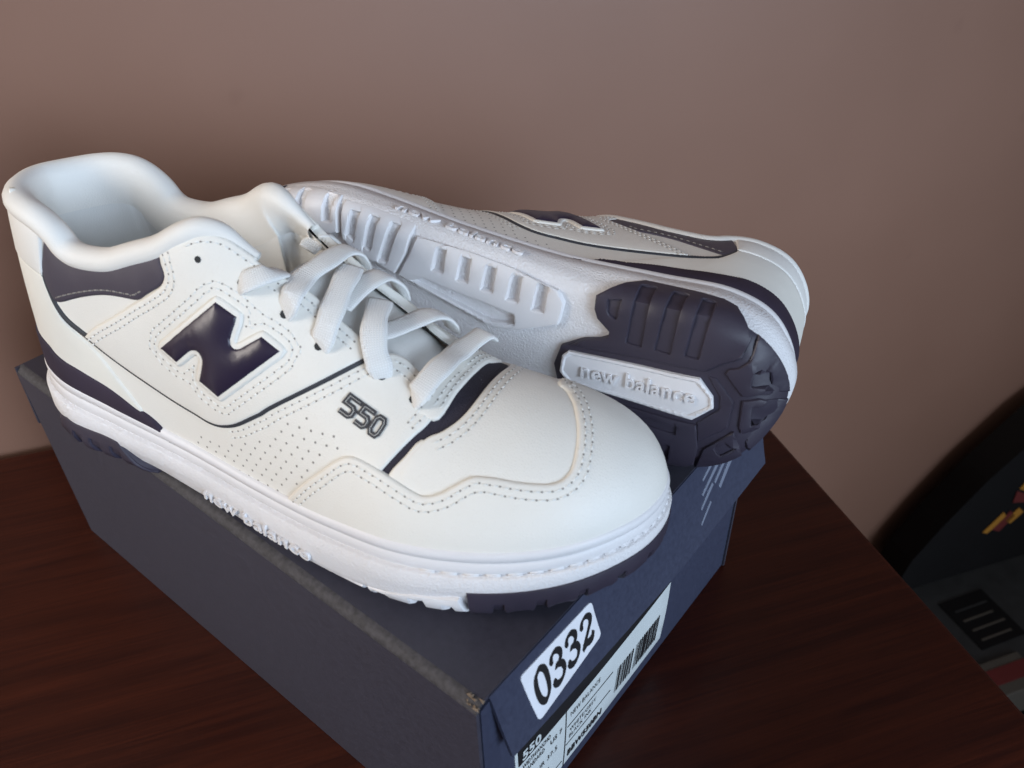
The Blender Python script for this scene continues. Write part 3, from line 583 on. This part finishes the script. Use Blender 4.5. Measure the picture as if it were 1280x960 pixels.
    s2 = [[(189, -47), (184.5, -47), (187.5, -34), (191.5, -36)], [(179.3, -46.6), (174.8, -46), (179, -31.5), (183, -32)], [(169, -45.4), (164.5, -44.6), (171, -27.5), (175.5, -28)]]
    F3 = [(233, -53), (216, -55.5), (196, -53), (196.2, -36), (208, -33), (233.5, -37)]
    s3 = [[(203.5, -52.2), (198.5, -51.8), (199.5, -40), (204, -40)], [(219, -52.6), (213.5, -52.8), (214, -40), (219, -40)], [(229, -50), (226, -50.6), (226.5, -41), (230, -41)]]
    for q, hs in ((F1, slots+[inner]), (F2, s2), (F3, s3)):
        pan('tread_pad', q, .0012, M_RUB, root, hs); pan('tread_pad', mir(q), .0012, M_RUB, root, [mir(k) for k in hs])
    uo = np.linspace(7.78, NU-7.78, 40); oo = outline(uo, np.full(40, .0100))*1000; ui = np.linspace(NU-7.9, 7.9, 24); oi = outline(ui, np.full(24, -.020))*1000
    us = [8.16, 8.66, 9.2, 9.8, 10.45, 11.1, 11.8, 12.4, 13.0, 13.5]; sl = []
    for k in us: sl.append([tuple(outline(np.array(k+du), np.array(d))*1000) for du, d in ((-.055, .0045), (.055, .0045), (.09, -.006), (-.09, -.006))])
    tp = pan('toe_tread', [tuple(p) for p in oo]+[tuple(p) for p in oi], .0014, M_BLK, root, sl)
    pan('toe_plate', [tuple(p) for p in outline(uo, np.full(40, .0092))*1000]+[tuple(p) for p in oi], .0004, M_BLK, tp)
    # raised lettering
    def letter(name, txt, x0, x1, y0, size, hgt, par, flip, d_on_wall=None):
        V, F = text_mesh(txt, 1., .012, 1.03, .5); w = V[:, 0].max()-V[:, 0].min(); V[:, 0] = (V[:, 0]-V[:, 0].min())/w
        s = V[:, 0] if not MIR else 1-V[:, 0]
        if d_on_wall is None:
            s2_ = 1-V[:, 0] if flip else V[:, 0]; X = x0+(x1-x0)*s2_; Y = y0-V[:, 1]*size; p = np.stack([X, Y], 1)
        else:
            uu = x0+(x1-x0)*s; dd = d_on_wall+V[:, 1]*size; p = outline(uu, dd); lift = (.0028*np.exp(-((uu-5.6)/1.2)**2)*.56+.0004)[:, None]
        P = E_sole(p); n = -nrm(E_sole, p); P = P+n*(hgt*(V[:, 2:3]+.5)+(0 if d_on_wall is None else lift)); F2 = F if (MIR == (d_on_wall is not None)) else F
        emit(name, P, [f[::-1] if (MIR and d_on_wall is not None) or d_on_wall is None else f for f in F2], M_RUB, par, False)
    # on the bar the words read from the arch to the heel, as seen on the left shoe; on the right shoe the other way round
    if MIR: letter('sole_lettering', 'new balance', .0330, .0800, .0042, .0092, .0026, sb, True)
    letter('wall_lettering', 'new balance', 4.30, 5.75, None, .0070, .0012, mid, False, d_on_wall=.0035)
H = .1269
def build_shoe(mir):
    global MIR
    MIR = mir; r = empty('sneaker'); build_upper(r); build_sole(r); MIR = False; return r
right = build_shoe(False)
right.matrix_world = Matrix.Translation((.0537, .0125, H+.0005)) @ Matrix.Rotation(.2356, 4, 'Z') @ Matrix.Rotation(.0117, 4, 'Y') @ Matrix.Rotation(-.0986, 4, 'X') @ Matrix.Scale(1.0398, 4)
tag(right, 'white leather sneaker standing upright on the box with laces and dark side letter', 'sneaker', 'pair of sneakers')
left = build_shoe(True)
S2 = (0.3586, 0.1490, 0.1742, -0.9687, -0.0384, -0.2452, -0.2482, 0.1482, 0.9573, -0.0004, 0.9883, -0.1529)
Mx = Matrix((S2[3:6], S2[6:9], S2[9:12])).to_4x4(); Mx.translation = S2[:3]; left.matrix_world = Mx @ Matrix.Scale(1.0398, 4)
tag(left, 'white sneaker lying on its side behind the upright one, dark heel tread facing forward', 'sneaker', 'pair of sneakers')
# ---------------------------------------------------------------- setting: wall, table, floor
M_WALL = surface('wall_paint', (.245, .128, .086), .45, var=.05, vscale=5, bump=.06, bscale=210, bdist=.001, detail=10)
M_WOOD = wood('mahogany'); M_FLOOR = surface('floor_dark', (.03, .026, .024), .7)
bdir = Vector((.553, .833, 0)); rdir = Vector((.833, -.553, 0)); cor = Vector((.171, .429, 0)); UPV = Vector((0, 0, 1))
ang = math.atan2(rdir.y, rdir.x)
def frame_obj(name, a, b, m, loc, rz, parent=None, bev=.002):
    o = boxmesh(name, a, b, m, parent, bev); o.location = loc; o.rotation_euler = (0, 0, rz); return o
wl = frame_obj('wall', (-1.6, -2.2, -.72), (-.006, 1.6, 1.6), M_WALL, cor, ang, bev=0); wl['kind'] = 'structure'
_t = M_WALL.node_tree; _b = _t.nodes['Principled BSDF']; _src = _b.inputs['Base Color'].links[0].from_socket
_n = N(_t, 'ShaderNodeTexNoise', Scale=21, Detail=2); _tc = _t.nodes.new('ShaderNodeTexCoord'); _t.links.new(_tc.outputs['Object'], _n.inputs['Vector'])
_r = ramp(_t, [(.74, (1, 1, 1)), (.82, (.88, .86, .85))]); _t.links.new(_n.outputs['Fac'], _r.inputs['Fac'])   # faint scuffs in the paint
_m = N(_t, 'ShaderNodeMix', data_type='RGBA', blend_type='MULTIPLY'); _m.inputs[0].default_value = 1; _t.links.new(_src, _m.inputs[6]); _t.links.new(_r.outputs['Color'], _m.inputs[7]); _t.links.new(_m.outputs[2], _b.inputs['Base Color'])
fl = frame_obj('floor', (-.1, -2.2, -.80), (2.6, 1.6, -.722), M_FLOOR, cor, ang, bev=0); fl['kind'] = 'structure'
table = empty('table', cor); table.rotation_euler = (0, 0, ang)
# boards of the top run along the back edge
boxmesh('table_top', (0, -1.5, -.028), (1.35, 0, 0), M_WOOD, table, .003, 3)
for x, y in ((.05, -.06), (.05, -1.44), (1.3, -.06), (1.3, -1.44)): boxmesh('leg', (x-.03, y-.03, -.72), (x+.03, y+.03, -.0285), M_WOOD, table, .003)
boxmesh('apron', (.03, -1.46, -.10), (1.32, -.04, -.0290), M_WOOD, table, .002)
tag(table, 'dark reddish brown wooden table that carries the shoebox', 'table')
# ---------------------------------------------------------------- shoebox
BL, BW = .325, .2164
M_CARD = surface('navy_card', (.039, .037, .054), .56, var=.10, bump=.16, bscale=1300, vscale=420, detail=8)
M_CARD_COOL = surface('navy_card_cool_lit', (.037, .043, .076), .5, var=.10, bump=.16, bscale=1300, vscale=420, detail=8)  # same card on the labelled end, cool side light put into its colour
M_FOLD = surface('worn_fold', (.050, .046, .050), .75, var=.45, vscale=420, bump=.4, bscale=900, detail=8)
M_RAW = surface('raw_card_edge', (.20, .145, .10), .9, var=.25, vscale=400)
M_INK = surface('label_ink', (.012, .012, .014), .5); M_PAPER = surface('label_paper', (.62, .66, .66), .45, var=.02, bump=.03); M_STK = surface('sticker_paper', (.78, .79, .84), .4, var=.02, bump=.03)
M_PRINT = surface('grey_print', (.17, .19, .25), .5)
sbx = empty('shoebox', (0, 0, 0))
def sheet(name, fn, nu, nv, m, th=.0016, parent=None):
    """a card sheet: fn(s, t) gives the outer face, thickened inward"""
    s = np.linspace(0, 1, nu); t = np.linspace(0, 1, nv); G = np.array([[fn(a, b) for b in t] for a in s])
    du = np.gradient(G, axis=0); dv = np.gradient(G, axis=1); n = np.cross(du, dv); n /= np.linalg.norm(n, axis=-1, keepdims=True)+1e-15
    V = np.concatenate([G.reshape(-1, 3), (G-n*th).reshape(-1, 3)]); f = grid_faces(nu, nv); k = nu*nv
    F = list(f)+[tuple(i+k for i in q[::-1]) for q in f]
    e = list(range(nv))+[i*nv+nv-1 for i in range(1, nu)]+[(nu-1)*nv+j for j in range(nv-2, -1, -1)]+[i*nv for i in range(nu-2, 0, -1)]
    F += [(e[i], e[i]+k, e[(i+1) % len(e)]+k, e[(i+1) % len(e)]) for i in range(len(e))]
    o = emit(name, V, F, m, parent or sbx); 
    me = o.data; me.set_sharp_from_angle(angle=math.radians(40)); return o
bow = lambda s: math.sin(math.pi*s)
lid_z = lambda x, y: H-.0036*bow(min(1, max(0, y/BW)))**.8*(.55+.45*bow(min(1, max(0, x/BL))))
# long side and lid in one piece of card, folded at the top edge with a soft crease
sheet('side_wall', lambda s, t: (s*BL, -.0028*bow(s)*bow(t)**.7-.0000, .0005+t*(H-.0050)), 24, 10, M_CARD)
R_ = .0042
def fold(s, t):
    a = t*math.pi/2; return (s*BL, R_-R_*math.cos(a), lid_z(s*BL, R_)-R_+R_*math.sin(a)-.0005)
sheet('lid_fold', fold, 30, 7, M_FOLD)
sheet('lid', lambda s, t: (s*BL, R_+t*(BW-R_), lid_z(s*BL, R_+t*(BW-R_))-.0004), 34, 24, M_CARD)
sheet('back_wall', lambda s, t: (BL-s*BL, BW-.001+.002*bow(s)*bow(t), .0005+t*(H-.007)), 12, 6, M_CARD)
sheet('end_wall', lambda s, t: (BL-.0012+.0035*bow(t)**.8*bow(s)**.6, .0042+s*(BW-.0052), .0006+t*(H-.004)), 20, 10, M_CARD_COOL)
sheet('end_wall', lambda s, t: (.0012-.002*bow(t)*bow(s), BW-.001-s*(BW-.004), .0006+t*(H-.004)), 12, 6, M_CARD)
# lid flap that hangs over the labelled end, standing off at its lower edge
FD = .0425
fdep = lambda y: .0360+.0075*min(1, max(0, y/.13))
def flap_pt(y, d):                         # d: depth below the crease
    k = d/FD; zc = lid_z(BL, y); x = BL+.0006+.0085*k*k*.45+.0085*k*.55; return (x, y, zc-.0008-d*.985)
def flap(s, t):
    y0 = .0065+.0035*(1-t)**.7; y = y0+s*(BW+.003-y0); return flap_pt(y, (1-t)*fdep(y))
lf = sheet('lid_flap', flap, 24, 12, M_CARD_COOL)
sheet('lid_flap', lambda s, t: (-.0006-.004*(1-t), BW-s*BW, H-.001-(1-t)*.04), 10, 6, M_CARD)
sheet('lid_flap', lambda s, t: (BL-s*BL, BW+.0012+.004*(1-t), H-.0015-(1-t)*.04), 10, 6, M_CARD)
# tuck tab in the corner and worn card showing brown at the corner
sheet('corner_tab', lambda s, t: (BL+.0002-.0008*s, .0022+s*.010, .030+t*(H-.035)), 4, 8, M_CARD_COOL)
rw = Bag()
for k in range(14):
    a = random.random(); x = BL-.006*random.random()**2; y = .0006+.0035*random.random()**2; z = lid_z(x, y)-(.0020 if y < .0022 else .0002); r = .0007+.0009*random.random(); th = random.random()*6
    rw.add([(x+r*math.cos(th+q*2.1), y+r*.6*math.sin(th+q*2.1), z+.0006*math.cos(q*2)) for q in range(3)]+[(x, y, z+.0008)], [(0, 1, 3), (1, 2, 3), (2, 0, 3)])
emit('worn_corner', rw.V, rw.F, M_RAW, sbx, False, kind='stuff')
for (p, q, w) in (((.001, .0012, H-.0012), (.30, .0012, H-.0022), .0005),):
    pass
# ---- label on the end wall, number sticker on the flap
def end_x(y, z):
    s = (y-.0042)/(BW-.0052); t = (z-.0006)/(H-.004); return BL-.0012+.0035*bow(max(0, min(1, t)))**.8*bow(max(0, min(1, s)))**.6
E_end = lambda p: np.array([(end_x(y, z), y, z) for y, z in np.asarray(p, float)])
E_flap = lambda p: np.array([flap_pt(y, d) for y, d in np.asarray(p, float)])
def flatpatch(name, E, poly, h, m, par, step=.008, sign=1): return panel(name, E, poly, h, m, par, bevel=.0001, step=step, sign=sign, skirt=.0, sp=.006)
lab = flatpatch('size_label', E_end, mm([(19.5, 12), (138, 15), (137.5, 73), (19.0, 73)]), .0004, M_PAPER, sbx)
flatpatch('label_header', E_end, mm([(20.6, 59.6), (137, 62.5), (137, 72.7), (20.4, 72.7)]), .0008, M_INK, lab)
def words(name, E, txt, y, z, h, m, par, off, width=None, bold=.02, shear=0., up=1):
    V, F = text_mesh(txt, 1., bold, 1.04); k = h/.72; w = V[:, 0].max()-V[:, 0].min(); kx = k if width is None else width/w
    p = np.stack([(V[:, 0]-V[:, 0].min())*kx+V[:, 1]*k*shear+y, z+up*V[:, 1]*k], 1)*.001; P = E(p)+np.array([off, 0, 0]); emit(name, P, F, m, par, False)
words('label_text', E_end, '550', 22.5, 62.2, 6.2, M_PAPER, lab, .0012, 11.5, .03)
def rule(y0, z0, y1, z1, w=.35): 
    d = np.array([y1-y0, z1-z0]); d = d/np.linalg.norm(d)*w; q = np.array([-d[1], d[0]])
    flatpatch('label_rule', E_end, mm([(y0-q[0], z0-q[1]), (y1-q[0], z1-q[1]), (y1+q[0], z1+q[1]), (y0+q[0], z0+q[1])]), .0007, M_INK, lab)
rule(52.6, 13, 51.6, 60, .28); rule(53, 46, 88, 46, .15); rule(53, 31, 88, 31, .15); rule(22, 20, 51, 20, .15)
for txt, y, z, h, w, b in (('NEW BALANCE', 55, 52, 3.4, 22, .0), ('WHITE/GREY', 55, 39.5, 3.2, 20, .0), ('BLACK INK', 55, 34.5, 3.2, 17, .0), ('BBW550BN', 55, 18.5, 5.2, 27, .03),
                           ('WIDTH/ANCHO', 23, 54, 3.2, 18, .01), ('STANDARD', 23, 49, 3.2, 14, .01), ('US 7', 41, 48, 3.4, 8, .01), ('EUR 37.5', 30, 38, 3.6, 16, .0), ('CM 24', 30, 27, 3.6, 11, .0)):
    words('label_text', E_end, txt, y, z, h, M_INK, lab, .0007, w, b)
bars = Bag(); y = 92.5
rb = random.Random(3)
while y < 130.5:
    w = rb.choice((.35, .35, .7, 1.05)); z0, z1 = 22.5, 43.5
    P = E_end(mm([(y, z0), (y+w, z0), (y+w, z1), (y, z1)]))+np.array([.0007, 0, 0]); bars.add(P, [(0, 1, 2, 3)]); y += w+rb.choice((.4, .4, .75))
    if 106 < y < 108: y += 1.5
emit('barcode', bars.V, bars.F, M_INK, lab, False, kind='stuff')
# sticker, rounded corners, italic figures drawn with a broad pen
sc = np.array([(22.0, 5.6), (66.8, 7.0), (69.6, 28.6), (26.2, 34.2)])
def rounded(c, r, n=5):
    out = []
    for i in range(4):
        p, a, b = c[i], c[i-1], c[(i+1) % 4]; u = (a-p)/np.linalg.norm(a-p)*r; v = (b-p)/np.linalg.norm(b-p)*r
        for k in range(n+1): t = k/n; out.append(p+u*(1-t)**2+v*t**2)
    return np.array(out)
stk = flatpatch('number_sticker', E_flap, mm(rounded(sc, 2.6)), .0004, M_STK, lf, sign=-1)
def S_quad(a, b):                          # a along the sticker, b up
    return (1-a)*(1-b)*sc[3]+a*(1-b)*sc[2]+a*b*sc[1]+(1-a)*b*sc[0]
def pen(path, wmax, wmin, ang, bag, x0, y0, sx, sy):
    p = cat(np.array(path), 6); T = np.gradient(p, axis=0); T /= np.linalg.norm(T, axis=1, keepdims=True)+1e-9; th = np.arctan2(T[:, 1], T[:, 0])
    w = wmin+(wmax-wmin)*np.abs(np.sin(th-ang))**1.4; q = np.stack([-T[:, 1], T[:, 0]], 1); L = p+q*w[:, None]; R = p-q*w[:, None]
    A2 = np.concatenate([L, R]); A2 = np.stack([x0+(A2[:, 0]+.22*A2[:, 1])*sx, y0+A2[:, 1]*sy], 1)
    P = E_flap(mm(np.array([S_quad(a, b) for a, b in A2])))+np.array([.0008, 0, 0]); k = len(L); bag.add(P, [(i, k+i, k+i+1, i+1) for i in range(k-1)])
def blob(x, y, r, bag, x0, y0, sx, sy):
    A2 = np.array([(x+r*math.cos(q), y+r*.8*math.sin(q)) for q in np.arange(10)*.6283]); A2 = np.stack([x0+(A2[:, 0]+.22*A2[:, 1])*sx, y0+A2[:, 1]*sy], 1)
    bag.add(E_flap(mm(np.array([S_quad(a, b) for a, b in A2])))+np.array([.00085, 0, 0]), [tuple(range(10))])
zero = [(.5, 1), (.22, .85), (.13, .5), (.22, .15), (.5, 0), (.78, .15), (.87, .5), (.78, .85), (.5, 1), (.3, .92)]
three = [(.12, .80), (.28, .97), (.52, 1.0), (.76, .86), (.74, .66), (.52, .54), (.40, .53), (.52, .53), (.78, .42), (.84, .22), (.66, .04), (.38, 0), (.14, .08), (.10, .18)]
two = [(.12, .76), (.28, .96), (.54, 1.0), (.78, .85), (.76, .64), (.55, .42), (.30, .22), (.12, .05), (.12, .02)]
foot = [(.10, .05), (.30, .10), (.55, .04), (.78, .07), (.90, .24)]
for i, g in enumerate((zero, three, three, two)):
    bg_ = Bag(); a = (.055+i*.222, .20, .205, .62)
    pen(g, .145, .05, .35, bg_, *a)
    if g is three: blob(.15, .79, .12, bg_, *a); blob(.14, .15, .12, bg_, *a)
    if g is two: blob(.15, .76, .12, bg_, *a); pen(foot, .12, .09, 1.2, bg_, *a)
    emit('sticker_digit', bg_.V, bg_.F, M_INK, stk, False)
# grey brush-stroke emblem printed on the flap, slanted bars
for (a, b, c, d, w) in ((165, 113.8, 154.9, 113.8, 1.3), (174, 107, 154.9, 103.6, 1.5), (183, 101, 168, 96.4, 1.7), (196, 96, 173, 87, 2.0), (164.7, 96.9, 153, 94.7, 1.2), (164.6, 87.5, 152.2, 84, 1.0)):
    pass
def emblem():
    segs = [((168, 6), (157, 11), 1.2), ((177, 8), (156, 19), 1.5), ((186, 9), (168, 20), 1.7), ((196, 9.5), (172, 25.5), 2.2), ((166, 19), (154, 26), 1.3), ((163, 27.5), (152.5, 34), 1.0)]
    for (p, q, w) in segs:
        p, q = np.array(p, float), np.array(q, float); d = (q-p)/np.linalg.norm(q-p); n = np.array([-d[1], d[0]])*w
        flatpatch('printed_stroke', E_flap, mm([p-n, q-n*.6, q+n*.6, p+n]), .0004, M_PRINT, lf, sign=-1)
emblem()
tag(sbx, 'dark navy cardboard shoebox with number sticker and size label on its end', 'box')
# ---------------------------------------------------------------- dim things beside the table, low against the wall
M_BLKC = surface('black_plastic', (.007, .006, .006), .7, spec=.15); M_GRY = surface('grey_plastic', (.024, .024, .023), .6, var=.2, vscale=60); M_YEL = surface('yellow_print', (.42, .18, .016), .6); M_RED = surface('red_print', (.13, .012, .010), .6); M_CRM = surface('cream_print', (.08, .066, .05), .7); M_SIL = surface('bare_metal', (.2, .2, .2), .3)
shelf = frame_obj('shelf', (.02, .02, -.72), (.60, .85, -.47), M_BLKC, cor, ang); tag(shelf, 'black low shelf unit in the dim gap beside the table', 'shelf')
def wl_pt(s, z, off): return cor+bdir*(s+.035)+Vector((.833, -.553, 0))*off+UPV*(z-.012)
def slab(name, pts, off0, off1, m, parent=None):
    n = len(pts); V = [wl_pt(s, z, off1) for s, z in pts]+[wl_pt(s, z, off0) for s, z in pts]
    F = [tuple(range(n)), tuple(range(2*n-1, n-1, -1))]+[(i, n+i, n+(i+1) % n, (i+1) % n) for i in range(n)]
    return emit(name, V, F, m, parent, False)
cs = lambda x, y: (Vector((x, y, 0))-cor).dot(bdir)
p = [(cs(.362, .628), -.385), (cs(.366, .634), -.352), (cs(.380, .655), -.305), (cs(.402, .688), -.245), (cs(.431, .731), -.186), (cs(.465, .78), -.138), (cs(.51, .845), -.11), (cs(.62, 1.0), -.20), (cs(.60, .98), -.469), (cs(.40, .69), -.469)]
bagc = slab('case_body', p, .012, .05, M_BLKC)
case = empty('leaning_case', tuple(wl_pt(p[-1][0], -.469, .03))); bpy.context.view_layer.update(); bagc.parent = case; bagc.matrix_parent_inverse = case.matrix_world.inverted()
for q, m_ in (([(cs(.4335, .735), -.345), (cs(.444, .751), -.318), (cs(.448, .757), -.327), (cs(.438, .742), -.350)], M_YEL), ([(cs(.4405, .746), -.345), (cs(.449, .760), -.319), (cs(.4555, .769), -.331), (cs(.4475, .757), -.352)], M_RED),
               ([(cs(.4485, .758), -.335), (cs(.456, .769), -.318), (cs(.462, .778), -.328), (cs(.455, .767), -.343)], M_YEL), ([(cs(.448, .757), -.283), (cs(.4545, .7665), -.262), (cs(.47, .79), -.275), (cs(.463, .78), -.30)], M_YEL), ([(cs(.447, .7555), -.286), (cs(.462, .779), -.303), (cs(.468, .787), -.315), (cs(.448, .757), -.305)], M_RED)):
    o = slab('printed_shape', [(s_-.030, z_+.010) for s_, z_ in q], .0505, .0512, m_); o.parent = case; o.matrix_parent_inverse = case.matrix_world.inverted()
tag(case, 'black case with yellow and red print leaning against the wall', 'case')
gb = empty('carton', (.47, .70, -.469)); gb.rotation_euler = (0, 0, 1.02)
boxmesh('carton_body', (-.10, -.075, 0), (.13, .075, .049), M_GRY, gb, .003)
boxmesh('carton_label', (-.045, -.045, .0492), (.018, .022, .0500), M_BLKC, gb, 0)
for k in range(4): boxmesh('printed_line', (-.036, -.036+k*.0135, .0501), (.006+.004*(k % 2), -.0335+k*.0135, .0504), M_GRY if k == 3 else M_CRM, gb, 0)
tag(gb, 'dark grey carton with black text label on the low shelf', 'carton')
sb2 = empty('small_packet', (.515, .622, -.469)); sb2.rotation_euler = (0, 0, 1.0)
boxmesh('packet_body', (-.03, -.02, 0), (.03, .02, .052), M_CRM, sb2, .001); boxmesh('red_band', (-.031, -.008, .001), (.031, .010, .0526), M_RED, sb2, 0)
tag(sb2, 'small cream packet with a red band beside the carton', 'packet')
pl = empty('metal_plug', (.372, .700, -.469)); cu = []
tube = Bag(); n = 10
for i, (x, r) in enumerate(((0, .004), (.014, .004), (.015, .006), (.032, .006), (.034, .003))):
    tube.V += [(x, r*math.cos(q), .006+r*math.sin(q)) for q in np.arange(n)*2*math.pi/n]
tube.F = [(i*n+j, i*n+(j+1) % n, (i+1)*n+(j+1) % n, (i+1)*n+j) for i in range(4) for j in range(n)]+[tuple(range(n-1, -1, -1)), tuple(4*n+j for j in range(n))]
emit('plug_body', tube.V, tube.F, M_SIL, pl); tag(pl, 'small silver plug end lying at the foot of the wall', 'plug')
